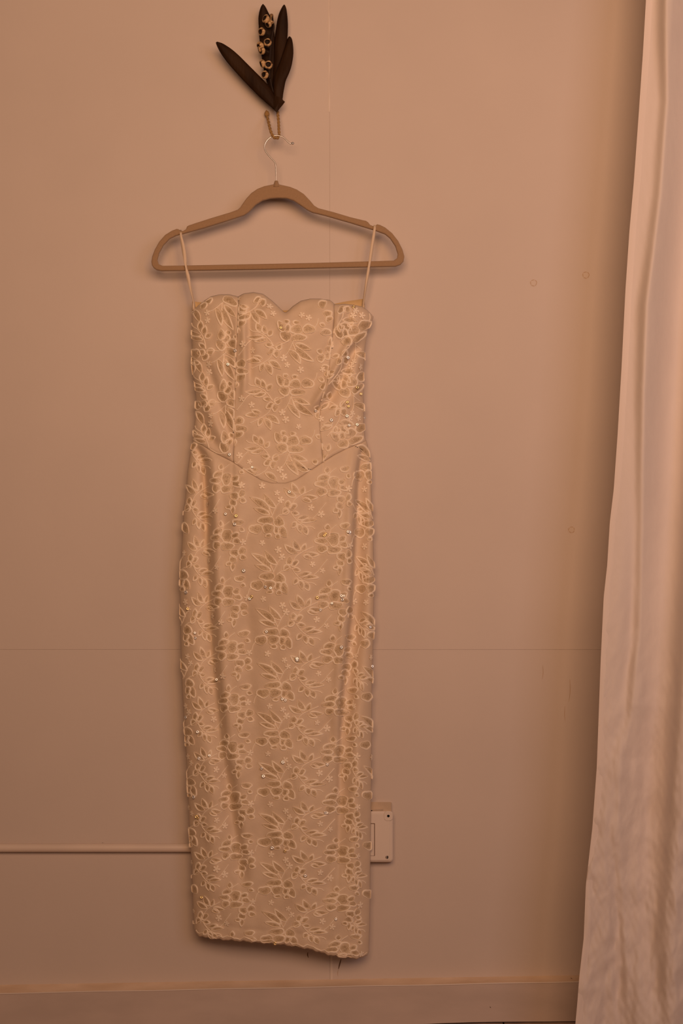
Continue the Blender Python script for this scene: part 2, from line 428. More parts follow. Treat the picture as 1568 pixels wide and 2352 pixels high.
# back of the dress, cream lining showing above the neckline
nx, ny = 40, 90
Sg, Tg = np.meshgrid(np.linspace(0, 1, nx), np.linspace(0, 1, ny))
Y = 700 + Tg * 1400; X = 450 + Sg * 390
for _ in range(8):
    yt = np.interp(X, [441, 450, 500, 560, 655, 740, 790, 836, 860], [692, 693, 700, 708, 713, 704, 693, 686, 690])
    Y = yt + (hemf(X) - 5 - yt) * Tg
    X = (Lf(Y) + 1.5) + (np.minimum(Rf(Y), 838 + (Y > 760) * 40) - 1.5 - Lf(Y) - 1.5) * Sg
cc = np.abs(2 * Sg - 1)
dd = 0.024 - 0.013 * np.sqrt(np.clip(1 - cc ** 3, 0, 1)) * np.clip(Tg * 8 + .5, 0, 1)
x, y, z = W(X, Y, dd)
o = build('back_panel', np.stack([x.ravel(), y.ravel(), z.ravel()], 1), grid_faces(ny, nx, True), 'lining', DR, solid=0.001, offset=-1)
tag(o, 'cream lining of the dress back')

# hanging loops (thin ribbon straps), each folded over a hanger notch
def ribbon(name, pts, parent, m):
    """pts: (px, py, d, width_px, twist)"""
    P = catmull(pts, 46); v = []
    for (px, py, d, wd, tw) in P:
        c = WV(px, py, d); h = wd / 2 / S
        off = Vector((math.cos(tw), math.sin(tw), 0)) * h
        v += [c - off, c, c + off]
    return build(name, v, grid_faces(46, 3, True), m, parent, solid=0.0007)
HD = 0.036
ribbon('strap', [(445, 712, .030, 6, .3), (443.5, 690, .032, 4, 1.0), (436, 658, .040, 5.5, .2), (431.5, 634, .0425, 8, -.1), (427.5, 615, .0428, 5, .7), (425, 600, .0428, 7, .1), (423, 580, .0425, 7.5, .0),
                 (419, 556, .0425, 6, .0), (416, 545, .0425, 5, .1), (415, 536, .0423, 5, 0), (414, 530.5, .0405, 5.5, 0), (414, 529.5, .036, 5.5, 0), (414.5, 531, .0305, 5, 0), (418, 560, .0295, 6, .1), (428, 615, .0293, 6, .2), (444, 690, .025, 5, .2), (446, 705, .0245, 5, .2)], DR, 'strap')
ribbon('strap', [(833, 712, .030, 6, -.3), (834, 690, .032, 4, -1.0), (838, 664, .040, 4, -.6), (843, 634, .0425, 5, -.1), (848.5, 603, .0428, 5.5, .1), (853, 570, .0425, 6, .0),
                 (857, 545, .0425, 6, .0), (860, 526, .0425, 5.5, .0), (860.5, 519.5, .0420, 5.5, 0), (860.5, 517, .0400, 5.5, 0), (860.5, 516.5, .036, 5.5, 0), (860.5, 518, .0305, 5, 0), (858, 545, .0295, 6, .1), (848, 610, .0293, 6, .2), (836, 686, .025, 5, .2), (835, 700, .0245, 5, .2)], DR, 'strap')

# ------------------------------------------------------------------ embroidery
K = 6.03   # the tile was measured on an enlargement of this factor
# entries: ('e', cx, cy, w, h, rot_deg) petal ; ('l', bx, by, tx, ty, width) leaf ; ('s', [(x,y)...]) stem
PEONY = [('l', 295, 445, 15, 240, 92), ('l', 370, 400, 198, 205, 84), ('l', 285, 485, 58, 405, 72),
         ('s', [(300, 530), (330, 480), (345, 440), (385, 360), (430, 310)]), ('s', [(270, 400), (300, 450), (320, 500)]),
         ('e', 232, 568, 185, 100, -8), ('e', 412, 592, 150, 115, 10), ('e', 92, 690, 160, 130, 10), ('e', 263, 682, 140, 135, 0),
         ('e', 385, 695, 80, 110, 10), ('e', 468, 725, 95, 150, -15), ('e', 268, 782, 76, 54, 0), ('e', 397, 792, 66, 66, 0),
         ('s', [(20, 700), (-20, 760), (-40, 840)])]
SPRIG = [('e', 540, 352, 84, 100, 25), ('e', 612, 380, 120, 72, -32), ('e', 505, 447, 92, 86, 10), ('l', 590, 460, 705, 480, 60),
         ('s', [(370, 545), (410, 500), (470, 480), (560, 430)]),
         ('l', 650, 245, 476, 122, 80), ('l', 690, 205, 596, 45, 84), ('l', 715, 215, 770, 95, 66), ('l', 760, 235, 955, 255, 70), ('l', 735, 275, 868, 318, 62),
         ('s', [(580, 400), (620, 300), (690, 240), (780, 190), (885, 140)]),
         ('l', 670, 552, 845, 512, 58), ('l', 720, 592, 945, 575, 56), ('l', 655, 590, 590, 676, 70), ('l', 685, 620, 722, 745, 72), ('l', 760, 650, 815, 770, 80),
         ('s', [(575, 450), (620, 520), (700, 600), (800, 650), (870, 655), (912, 692)]),
         ('s', [(880, 540), (940, 490), (990, 420), (1070, 320)])]
BLOSS = [('l', 1080, 710, 1090, 615, 80), ('s', [(1110, 780), (1130, 700), (1215, 630)]),
         ('e', 1035, 770, 160, 90, -5), ('e', 1000, 855, 170, 84, 5), ('e', 1172, 832, 150, 160, 0), ('e', 1290, 826, 95, 84, -20), ('e', 1312, 905, 120, 74, 8),
         ('e', 1012, 962, 125, 110, 15), ('e', 1172, 975, 170, 110, -8),
         ('e', 1282, 1072, 115, 105, -20), ('e', 1262, 1158, 110, 90, 15), ('e', 1385, 1040, 90, 120, 30), ('e', 1400, 1130, 80, 75, 0), ('e', 1205, 1222, 70, 60, 0),
         ('l', 1255, 1200, 1250, 1330, 60), ('e', 1335, 645, 150, 76, 0), ('l', 1350, 720, 1425, 760, 60)]
TINY = [(390, 190), (440, 285), (185, 880), (862, 392), (1000, 482), (1385, 130)]

def shape_pts(e, jx):
    rr = random.Random(hash((ord(e[0]),) + tuple(round(q) for q in e[1:6] if not isinstance(q, list))) & 0xffff)
    if e[0] == 'e':
        _, cx, cy, w_, h_, rot = e; n = 16; a0 = math.radians(rot + jx.uniform(-7, 7)); out = []
        p1, p2 = rr.uniform(0, 6), rr.uniform(0, 6); sx = jx.uniform(.98, 1.16); sy = jx.uniform(.98, 1.16); p3 = rr.uniform(0, 6)
        for k in range(n):
            t = 2 * math.pi * k / n; r = 1 + .09 * math.sin(2 * t + p1) + .09 * math.sin(3 * t + p2) + .05 * math.sin(5 * t + p3)
            x_, y_ = w_ / 2 * sx * math.cos(t) * r, h_ / 2 * sy * math.sin(t) * r
            out.append((cx + x_ * math.cos(a0) - y_ * math.sin(a0), cy + x_ * math.sin(a0) + y_ * math.cos(a0)))
        return out, True
    if e[0] == 'l':
        _, bx, by, tx, ty, wd = e; tx += jx.uniform(-8, 8); ty += jx.uniform(-8, 8)
        dx, dy = tx - bx, ty - by; L = math.hypot(dx, dy); nx_, ny_ = -dy / L, dx / L; cv = rr.uniform(-.14, .14) * L
        up, lo = [], []
        for k in range(9):
            t = k / 8; wv = wd / 2 * math.sin(math.pi * min(1, t * .96 + .02) ** 0.85); b = cv * 4 * t * (1 - t) / 2
            up.append((bx + dx * t + nx_ * (wv + b), by + dy * t + ny_ * (wv + b)))
            lo.append((bx + dx * t + nx_ * (-wv + b), by + dy * t + ny_ * (-wv + b)))
        return up + lo[-2:0:-1], True
    return [tuple(q) for q in catmull(e[1], 12)], False

def ring_on(pts, closed, region, hw, lift, V, F):
    """raised cord along pts (photo pixels) laid on the cloth"""
    P = np.array(pts, float); n = len(P)
    nxt = np.roll(P, -1, 0) if closed else np.vstack([P[1:], P[-1:]])
    prv = np.roll(P, 1, 0) if closed else np.vstack([P[:1], P[:-1]])
    T = nxt - prv; T /= np.maximum(np.linalg.norm(T, axis=1, keepdims=True), 1e-6); N = np.stack([-T[:, 1], T[:, 0]], 1)
    hw = np.broadcast_to(hw, (n,))[:, None]
    base = len(V)
    rows = []
    for off, h in ((-hw, .0002), (-.55 * hw, lift), (.55 * hw, lift), (hw, .0002)):
        Q = P + N * off
        dq = dep(*region(Q[:, 0], Q[:, 1])) + h
        rows.append(np.stack(W(Q[:, 0], Q[:, 1], dq), 1))
    for i in range(n):
        for r in rows: V.append(r[i])
    m_ = n if closed else n - 1
    for i in range(m_):
        a = base + i * 4; b = base + ((i + 1) % n) * 4
        for k in range(3): F.append((a + k, b + k, b + k + 1, a + k + 1))

def fill_on(pts, region, V, F):
    P = np.array(pts, float); c = P.mean(0); n = len(P); base = len(V)
    for s_ in (.93, .52):
        Q = c + (P - c) * s_
        dq = dep(*region(Q[:, 0], Q[:, 1])) + .0007
        V.extend(np.stack(W(Q[:, 0], Q[:, 1], dq), 1))
    dq = float(dep(*region(c[0:1], c[1:2]))[0]) + .0007
    V.append(np.array([float(q) for q in W(c[0], c[1], dq)]))
    for i in range(n):
        j = (i + 1) % n
        F.append((base + i, base + j, base + n + j, base + n + i)); F.append((base + n + i, base + n + j, base + 2 * n))

BW = 0.0
def clamp_to(xl, xr, yt, yb, over):
    def fn(x, y):
        y = np.clip(y, yt(x) + 1, yb(x) - 1)
        return np.clip(x, xl(y) + .6, xr(y) - .6), y
    fn.b = (xl, xr, yt, yb); fn.over = over
    return fn
REG = {'skirt': clamp_to(Lf, Rf, waistf, hemf, 1.6), 'center': clamp_to(SLf, SRf, topf, waistf, 0), 'left': clamp_to(Lf, SLf, topf, waistf, 1.5), 'right': clamp_to(SRf, Rf, topf, waistf, 1.5)}

def limit(P, rg):
    xl, xr, yt, yb = rg.b; ov = rg.over
    x, y = P[:, 0], P[:, 1]
    y = np.clip(y, yt(x) + 3, yb(x) - 2.0)
    x = np.clip(x, xl(y) + (1.5 if xl is not Lf else -ov), xr(y) - (1.5 if xr is not Rf else -ov))
    return np.stack([x, y], 1)

def inside(x, y, rg, mg=2):
    xl, xr, yt, yb = rg.b
    return yt(x) + mg + 2 < y < yb(x) - mg and xl(y) + mg - 4 < x < xr(y) - mg + 4

blossom_mesh = [None]; TINYN = [0]
def tiny_blossom(x, y, rg, rs):
    if not inside(x, y, rg, 5): return
    if blossom_mesh[0] is None:
        v = [(0, 0, .0013)]; f = []; n = 5
        for k in range(n):
            a = 2 * math.pi * k / n
            for (r, da, h) in ((.28, -.55, .0004), (.80, -.42, .0008), (1.05, 0, .0006), (.80, .42, .0008)):
                v.append((r * .0056 * math.cos(a + da), r * .0056 * math.sin(a + da), h))
        for k in range(n):
            b = 1 + 4 * k; nb = 1 + 4 * ((k + 1) % n)
            f += [(0, b, b + 1), (0, b + 1, b + 2), (0, b + 2, b + 3), (0, b + 3, nb)]
        me = bpy.data.meshes.new('small_blossom'); me.from_pydata(v, [], f); me.update()
        me.polygons.foreach_set('use_smooth', [True] * len(me.polygons)); me.materials.append(M['cord']); blossom_mesh[0] = me
    place_flat('small_blossom', blossom_mesh[0], x, y, rg, rs.uniform(.85, 1.15), rs.uniform(0, 6), .0006); TINYN[0] += 1

def surf_normal(x, y, rg):
    X = np.array([x, x + 2, x - 2, x, x]); Y = np.array([y, y, y, y + 2, y - 2])
    X2, Y2 = rg(X, Y); d = dep(X2, Y2); P = np.stack(W(X2, Y2, d), 1)
    n = np.cross(P[1] - P[2], P[4] - P[3]); n = Vector(n); 
    if n.length < 1e-9: n = Vector((0, -1, 0))
    n.normalize()
    if n.y > 0: n = -n
    return Vector(P[0]), n

def place_flat(name, me, x, y, rg, sc, spin, lift, normal=None):
    p, n = surf_normal(x, y, rg)
    if normal is not None: lift += 0.0
    nn_ = normal if normal is not None else n
    q = nn_.to_track_quat('Z', 'Y') @ Quaternion((0, 0, 1), spin)
    o = bpy.data.objects.new(name, me); COL.objects.link(o)
    o.matrix_world = Matrix.LocRotScale(p + n * lift, q, (sc, sc, sc))
    o.location = p + n * lift; o.rotation_euler = q.to_euler(); o.scale = (sc,) * 3
    o.parent = DR; o.matrix_parent_inverse = Matrix.Translation(DR.location).inverted()
    return o

def centre_of(e):
    return (e[1], e[2]) if e[0] == 'e' else ((e[1] + e[3]) / 2, (e[2] + e[4]) / 2)

def motif(name, defs, xf, rg, rs):
    V, F, V2, F2 = [], [], [], []; kept = 0
    vis = [e for e in defs if e[0] != 's' and inside(*xf(*centre_of(e)), rg)]
    if len(vis) < 4:
        if len(defs) > 1:
            for e in vis: motif('petal_embroidery', [e], xf, rg, rs)
            return
    for e in defs:
        pts, closed = shape_pts(e, rs)
        P = np.array([xf(a, b) for a, b in pts]); c = P.mean(0)
        if not inside(c[0], c[1], rg): continue
        P = limit(P, rg)
        if closed:
            if np.ptp(P[:, 0]) < 4 or np.ptp(P[:, 1]) < 4: continue
            n = len(P); ph = rs.uniform(0, 6)
            hw = 1.45 + .95 * np.sin(2 * np.pi * np.arange(n) / n + ph)
            ring_on(P, True, rg, hw, .0015, V, F)
            fill_on(P, rg, V2, F2)
        else:
            ring_on(P, False, rg, 1.25, .0012, V, F)
    if not F: return
    o = build(name, V, F, 'cord', DR)
    if F2:
        q = build('sequin_fill', V2, F2, ['fill', 'fill2'], o)
        for p in q.data.polygons:
            if len(p.vertices) == 3: p.material_index = 1

def tile(xf, rg, rs):
    motif('peony_embroidery', PEONY, xf, rg, rs)
    motif('sprig_embroidery', SPRIG, xf, rg, rs)
    motif('blossom_embroidery', BLOSS, xf, rg, rs)
    for (a, b) in TINY:
        x, y = xf(a, b); tiny_blossom(float(x), float(y), rg, rs)

rows = [(571, 970, 131), (571.5, 1101, 131), (574.5, 1232, 129), (584, 1360, 127), (588.5, 1487, 121), (585, 1602, 116), (590.5, 1718, 116), (592, 1835, 114), (592, 1948, 112), (597, 2060, 112), (600, 2172, 112)]
rs = random.Random(11)
for (ox, oy, pitch) in rows:
    ky = pitch / 131.0
    for c in (-2, -1, 0, 1):
        # the cloth turns away towards both side seams, so the repeat closes up there
        def xf(a, b, ox=ox, oy=oy, ky=ky, c=c):
            u = a / K + c * 246.0
            x = ox + u
            if u < -60: x = ox - 60 + (u + 60) * .80
            if u > 225: x = ox + 225 + (u - 225) * .8
            sh = 8 * c
            return x, oy + b / K * ky + sh
        tile(xf, REG['skirt'], rs)
for (ox, oy, pitch) in rows[1:]:
    # narrow sprays where the cloth wraps round the side seam
    def xe(a, b, oy=oy, pitch=pitch):
        y = oy + (b / K - 20) * pitch / 131.0
        return float(Rf(y)) - 27 + (a / K - 124) * .62, y
    motif('sprig_embroidery', SPRIG[11:17], xe, REG['skirt'], rs)
for (ax, ay) in ((692, 630), (724, 748), (721, 873), (716, 1004), (709, 1126), (706, 1247)):
    for c in (-1, 0, 1):
        xf = lambda a, b, ax=ax, ay=ay, c=c: (ax - a / K + c * 246.0, ay - b / K + 122 + 0 * c)
        tile(xf, REG['center'], rs)
def slanted(ang, cx, cy, flip):
    ca, sa = math.cos(ang), math.sin(ang)
    def xf(a, b):
        u, v_ = (a / K - 44) * flip, (b / K - 113) * flip
        return cx + u * ca - v_ * sa, cy + u * sa + v_ * ca
    return xf
for k in range(-1, 4):
    tile(slanted(.45, 535 + 4 * k, 790 + 118 * k, -1), REG['left'], rs)
    tile(slanted(-.42, 812 - 4 * k, 760 + 118 * k, -1), REG['right'], rs)

# stitched cord along the hem
hx = np.linspace(449, 843, 90)
hy = hemf(hx) - 7 + 1.8 * np.sin(hx * .13) + 1.2 * np.sin(hx * .31)
V, F = [], []
ring_on(np.stack([hx, hy], 1), False, REG['skirt'], 1.3 + .6 * np.sin(hx * .2), .0013, V, F)
build('hem_cord', V, F, 'cord', DR)

# loose sequins that catch the light: little punched discs, tipped on the lace
v = []; f = []; n = 14
for (r, h) in ((.0008, .0003), (.0015, .0007), (.0027, .0004), (.0028, 0)):
    for k in range(n):
        a = 2 * math.pi * k / n; v.append((r * math.cos(a), r * math.sin(a), h))
for i in range(3):
    for k in range(n): f.append((i * n + k, (i + 1) * n + k, (i + 1) * n + (k + 1) % n, i * n + (k + 1) % n))
seqm = []
for mm in ('seq', 'seqg'):
    me = bpy.data.meshes.new('sequin'); me.from_pydata(v, [], f); me.update()
    me.polygons.foreach_set('use_smooth', [True] * len(me.polygons)); me.materials.append(M[mm]); seqm.append(me)
SEQ = [(527, 1044), (579, 1074), (723, 942), (799, 933), (797, 924), (760, 965), (800, 977), (818, 975), (610, 1347), (622, 1350), (578, 1370), (574, 1374), (728, 1373), (762, 1385), (787, 1377), (785, 1368), (783, 1486), (790, 1368),
       (682, 1512), (448, 1453), (449, 1465), (612, 1450), (664, 1130), (798, 1221), (801, 1222), (745, 1230), (748, 1226), (543, 1185), (540, 1204), (606, 1782), (601, 1764), (750, 1755), (745, 1866), (749, 1866), (655, 1954), (626, 1946), (456, 1878), (453, 1875), (429, 1647), (459, 1741), (481, 1735),
       (465, 2060), (811, 707), (796, 820), (655, 1608), (648, 1605), (682, 1515), (646, 753), (541, 805), (524, 837), (818, 890), (826, 905), (560, 1310), (433, 1398), (429, 1360), (650, 1750), (848, 1440), (852, 1530), (632, 2165), (519, 1180), (735, 1400), (455, 1680), (447, 1830), (700, 2010), (770, 2110), (500, 1560), (835, 960), (795, 955)]
gold = {(799, 933), (797, 924), (745, 1230), (748, 1226), (818, 890), (826, 905), (655, 1954), (456, 1878), (453, 1875), (578, 1370), (543, 1185), (811, 707), (646, 753), (433, 1398), (632, 2165), (465, 2060), (728, 1373)}
def region_of(x, y):
    if y > waistf(x): return REG['skirt']
    return REG['left'] if x < SLf(y) else REG['right'] if x > SRf(y) else REG['center']
camp = Vector(cam.location)
for i, (x, y) in enumerate(SEQ):
    rg = region_of(x, y); p, n_ = surf_normal(x, y, rg)
    hv = ((camp - p).normalized() + (LIGHT - p).normalized()).normalized()
    kk = .85 if i % 2 else .45
    tip = (hv * kk + n_ * (1 - kk) + Vector((R_.uniform(-.12, .12), 0, R_.uniform(-.12, .12)))).normalized()
    place_flat('sequin', seqm[1 if (x, y) in gold else 0], x, y, rg, R_.uniform(.8, 1.1), R_.uniform(0, 6), .0026, tip)

# ------------------------------------------------------------------ hanger
def c2(p): return (330 + p[0] / 2.529, 380 + p[1] / 2.529)
outer = [(760, 104), (755, 111), (735, 115), (700, 122), (660, 138), (625, 162), (595, 195), (572, 228), (560, 246), (545, 259), (500, 275), (400, 305), (300, 337), (262, 350), (252, 356), (246, 372), (228, 383), (212, 379), (203, 372), (192, 370), (165, 380), (125, 405),
         (90, 445), (65, 490), (50, 530), (45, 560), (48, 580), (57, 595), (75, 608), (105, 614), (400, 610), (700, 605), (1000, 598), (1460, 588), (1490, 578), (1508, 558), (1513, 530), (1502, 490), (1477, 440), (1442, 395), (1402, 362), (1372, 347), (1355, 343), (1345, 350),
         (1330, 353), (1315, 347), (1303, 332), (1290, 323), (1275, 320), (1200, 302), (1100, 272), (1015, 250), (990, 235), (965, 205), (930, 168), (890, 142), (850, 126), (815, 118), (795, 114), (781, 110), (776, 102), (768, 98)]
inner = [(780, 190), (830, 192), (870, 205), (910, 232), (950, 260), (980, 275), (1050, 292), (1200, 335), (1340, 378), (1400, 400), (1430, 425), (1460, 470), (1474, 515), (1470, 540), (1450, 554), (1000, 567), (700, 573), (250, 582), (110, 584), (88, 575), (80, 550), (90, 510),
         (115, 465), (150, 428), (190, 408), (230, 398), (350, 365), (500, 318), (585, 290), (615, 268), (650, 230), (690, 205), (735, 193)]
HG = empty('clothes_hanger', WV(636, 620, HD)); tag(HG, 'beige velvet clothes hanger with notched shoulders and steel hook', 'hanger')
cu = bpy.data.curves.new('hanger_curve', 'CURVE'); cu.dimensions = '2D'; cu.fill_mode = 'BOTH'; cu.extrude = 0.0016; cu.bevel_depth = 0.0020; cu.bevel_resolution = 2; cu.offset = -0.0020
for L_ in (outer, inner):
    sp = cu.splines.new('POLY'); sp.points.add(len(L_) - 1); sp.use_cyclic_u = True
    for q, p in zip(sp.points, L_):
        px, py = c2(p); c = WV(px, py, HD); q.co = (c.x, c.z, 0, 1)
tmp = bpy.data.objects.new('tmp', cu); COL.objects.link(tmp)
dg = bpy.context.evaluated_depsgraph_get()
me = bpy.data.meshes.new_from_object(tmp.evaluated_get(dg)); bpy.data.objects.remove(tmp)
me.name = 'hanger_body'
co = np.empty(len(me.vertices) * 3); me.vertices.foreach_get('co', co); co = co.reshape(-1, 3)
co = np.stack([co[:, 0], -HD - co[:, 2], co[:, 1]], 1); me.vertices.foreach_set('co', co.ravel()); me.update()
me.materials.clear(); me.materials.append(M['velvet'])
hb = bpy.data.objects.new('hanger_body', me); COL.objects.link(hb); attach(hb, HG)
c1 = lambda p: (450 + p[0] / 5.227, p[1] / 5.227)
hook = [(963, 2215), (963, 2180), (959, 2060), (957, 1995), (945, 1950), (912, 1912), (872, 1868), (838, 1820), (822, 1770), (829, 1728), (852, 1688), (887, 1655), (930, 1633), (980, 1628), (1030, 1642), (1070, 1668), (1100, 1700), (1128, 1722), (1150, 1722)]
pts = [WV(*c1(p), HD) for p in catmull(hook, 90)]
v, f = tube_mesh(pts, 0.00118, 10); build('hook', v, f, 'steel', HG)
def ball(name, c, r, m, parent, sz=(1, 1, 1), n=12):
    v = []; f = []
    for i in range(1, n // 2):
        t = math.pi * i / (n // 2)
        for k in range(n):
            a = 2 * math.pi * k / n; v.append(c + Vector((math.sin(t) * math.cos(a) * sz[0], math.sin(t) * math.sin(a) * sz[1], math.cos(t) * sz[2])) * r)
    m_ = n // 2 - 1
    for i in range(m_ - 1):
        for k in range(n): f.append((i * n + k, (i + 1) * n + k, (i + 1) * n + (k + 1) % n, i * n + (k + 1) % n))
    f.append(tuple(range(n))); f.append(tuple((m_ - 1) * n + k for k in range(n))[::-1])
    return build(name, v, f, m, parent)
ball('hook_tip', WV(*c1((1160, 1721)), HD), 0.0022, 'steel', HG, (1.2, 1, 1))
v, f = tube_mesh([WV(*c1((964, y)), HD) for y in (2172, 2182, 2200, 2225, 2250)], [.0026, .0034, .004, .0055, .0065], 12); build('collar', v, f, 'velvet', HG)

# ------------------------------------------------------------------ twine loop the hanger hangs on
TW = empty('twine_loop', WV(632, 318, HD)); tag(TW, 'knotted jute twine loop holding the hanger hook below brown leaves', 'twine')
def twine(name, pts, rad, parent):
    P = catmull(pts, 120); base = [WV(*c1((p[0], p[1])), p[2]) for p in P]
    for s in range(2):      # two plies twisted around each other
        q = []
        for i, b in enumerate(base):
            t = (base[min(i + 1, 119)] - base[max(i - 1, 0)]).normalized(); a = t.cross(Vector((0, 1, 0.01))).normalized(); c = t.cross(a)
            an = i * .55 + s * math.pi; q.append(b + (a * math.cos(an) + c * math.sin(an)) * rad * .5)
        v, f = tube_mesh(q, rad * .72, 7); build(name, v, f, 'twine', parent)
twine('ply', [(846, 1352, .004), (856, 1400, .010), (870, 1460, .022), (893, 1560, .038), (915, 1620, .0405), (940, 1652, .0405), (962, 1661, .0385), (985, 1652, .034), (998, 1620, .0312), (995, 1560, .030), (990, 1450, .026), (982, 1360, .018), (975, 1300, .010), (965, 1200, .005)], 0.0022, TW)
ball('knot', WV(*c1((850, 1368)), .007), .0042, 'twine', TW, (1.0, 1, 1.3))
for k in range(7):
    a = WV(*c1((846 + R_.uniform(-12, 14), 1362)), .007); b = a + Vector((R_.uniform(-.003, .003), R_.uniform(-.004, 0), R_.uniform(.003, .0055)))
    v, f = tube_mesh([a, (a + b) / 2 + Vector((.0006, 0, 0)), b], [.0006, .0005, .0003], 5); build('frayed_fibre', v, f, 'twine', TW)

# ------------------------------------------------------------------ dried leaf ornament
LO = empty('leaf_ornament', WV(635, 250, 0.005)); tag(LO, 'bunch of dark brown dried leaves with small seed pods on the wall', 'wall ornament')
def leaf(left, right, dfun, bulge):
    n, m_ = 40, 9
    A = catmull(left, n); B = catmull(right, n); v = []
    for i in range(n):
        t = i / (n - 1)
        for j in range(m_):
            s = j / (m_ - 1); p = A[i] * (1 - s) + B[i] * s; q = 2 * s - 1
            d = dfun(t, s) + bulge * (1 - q * q) - .0006 * math.exp(-(q / .13) ** 2) + .0006 * math.sin(9 * t + 3 * s)
            v.append(WV(*c1(p), d))
    return build('leaf', v, grid_faces(n, m_, False), 'leaf', LO, solid=0.0011)
leaf([(803, 50), (782, 80), (760, 150), (750, 230), (755, 330), (760, 440), (775, 560), (790, 680), (805, 780), (828, 900), (860, 1010), (905, 1100), (930, 1180)],
     [(803, 50), (830, 80), (858, 135), (888, 195), (912, 260), (930, 345), (945, 440), (955, 560), (965, 700), (975, 850), (985, 1000), (995, 1100), (1000, 1180)], lambda t, s: .010 + .014 * (1 - t), .003)
leaf([(1055, 58), (1030, 95), (1000, 160), (980, 230), (965, 320), (952, 420), (940, 520), (930, 700), (922, 900), (922, 1060), (930, 1180)],
     [(1062, 58), (1080, 100), (1092, 180), (1100, 280), (1099, 400), (1090, 500), (1072, 620), (1060, 760), (1050, 900), (1035, 1060), (1020, 1180)], lambda t, s: .013 + .012 * (1 - t), .004)
leaf([(1118, 440), (1100, 466), (1085, 520), (1060, 600), (1030, 680), (1000, 760), (965, 850), (942, 950), (930, 1050), (932, 1130), (945, 1215)],
     [(1126, 440), (1147, 465), (1160, 530), (1167, 620), (1160, 710), (1140, 810), (1110, 890), (1075, 970), (1060, 1040), (1047, 1110), (1035, 1200)], lambda t, s: .021 + .006 * math.sin(3 * t) , .003)
leaf([(240, 510), (256, 556), (300, 640), (370, 740), (450, 835), (550, 945), (650, 1050), (750, 1150), (850, 1240), (920, 1300), (968, 1350)],
     [(250, 503), (310, 520), (375, 557), (440, 603), (520, 673), (600, 753), (680, 833), (760, 913), (835, 990), (915, 1090), (1000, 1290)], lambda t, s: .030 - .006 * t + .004 * s * (1 - t), .003)
# folded stub where the stems meet
P = [(945, 1150), (985, 1162), (1030, 1180), (1043, 1204), (1066, 1222), (1040, 1258), (1008, 1296), (968, 1350), (940, 1325), (930, 1240)]
v = [WV(*c1(p), .0275 + .002 * math.sin(i)) for i, p in enumerate(P)] + [WV(*c1((990, 1240)), .0305)]
build('stem_fold', v, [(i, (i + 1) % 10, 10) for i in range(10)], 'leaf', LO, solid=0.0015, smooth=False)
v, f = tube_mesh([WV(*c1((p[0], p[1])), p[2]) for p in catmull([(908, 185, .024), (925, 270, .030), (932, 330, .033), (905, 480, .034), (890, 650, .034), (880, 850, .032), (900, 1000, .028), (940, 1160, .022)], 40)], .0016, 7)
build('twig', v, f, 'twig', LO)
v, f = tube_mesh([WV(*c1((p[0], p[1])), p[2]) for p in catmull([(905, 180, .022), (908, 215, .024), (905, 250, .024)], 10)], .0032, 8); build('cut_stalk', v, f, 'pod', LO)
prof = [(.12, 0), (.45, .08), (.78, .32), (1.0, .72), (1.02, 1.0), (.92, 1.26), (.78, 1.38), (.64, 1.34)]
n = 16; v = []; f = []
for i, (r, h) in enumerate(prof):
    for k in range(n):
        a = 2 * math.pi * k / n; rr = r * (1 + (.05 * math.cos(5 * a) if 0 < i < 7 else 0)); v.append((rr * math.cos(a) * .0066, rr * math.sin(a) * .0066, h * .0066))
for i in range(len(prof) - 1):
    for k in range(n): f.append((i * n + k, i * n + (k + 1) % n, (i + 1) * n + (k + 1) % n, (i + 1) * n + k))
f.append(tuple(range(n))[::-1])
pm = bpy.data.meshes.new('seed_pod'); pm.from_pydata(v, [], f); pm.update(); pm.polygons.foreach_set('use_smooth', [True] * len(pm.polygons)); pm.materials.append(M['pod'])
v = []; f = []
prof2 = [(.65, 1.35), (.60, 1.22), (.48, .95), (.10, .85)]
for (r, h) in prof2:
    for k in range(n):
        a = 2 * math.pi * k / n; v.append((r * math.cos(a) * .0066, r * math.sin(a) * .0066, h * .0066))
for i in range(3):
    for k in range(n): f.append((i * n + k, i * n + (k + 1) % n, (i + 1) * n + (k + 1) % n, (i + 1) * n + k))
f.append(tuple(3 * n + k for k in range(n)))
pin = bpy.data.meshes.new('opening'); pin.from_pydata(v, [], f); pin.update(); pin.materials.append(M['podin'])
PODS = [((845, 232), (-.8, -.75, .25), 1.05), ((872, 285), (-.5, -.3, -.6), .9), ((795, 382), (-.8, -.7, -.25), 1.0), ((860, 515), (-.05, -1, .05), 1.0), ((778, 548), (-.7, -.25, -.5), 1.05), ((795, 605), (-.8, -.5, -.5), 1.0), ((770, 590), (-.9, -.1, -.3), .7),
        ((805, 762), (-.8, -.15, -.35), 1.0), ((868, 783), (.05, -1, -.05), 1.05), ((833, 900), (-.65, -.75, -.1), 1.0), ((900, 265), (.4, -.3, .6), .7)]
for (p, dr, sc) in PODS:
    px, py = c1(p); base = WV(px, py, .037); dv = Vector(dr).normalized(); q = dv.to_track_quat('Z', 'Y'); loc = base - dv * .0066 * .7 * sc
    o = bpy.data.objects.new('seed_pod', pm); COL.objects.link(o); o.location = loc; o.rotation_euler = q.to_euler(); o.scale = (sc,) * 3
    o.parent = LO; o.matrix_parent_inverse = Matrix.Translation(LO.location).inverted()
    i_ = bpy.data.objects.new('opening', pin); COL.objects.link(i_); i_.parent = o
    s0 = loc; tw_ = WV(450 / 1 + (895) / 5.227, py + 6, .0335)
    v, f = tube_mesh([s0, (s0 + tw_) / 2 + Vector((0, .001, -.001)), tw_], [.0012, .001, .0012], 6); build('pod_stalk', v, f, 'twig', LO)

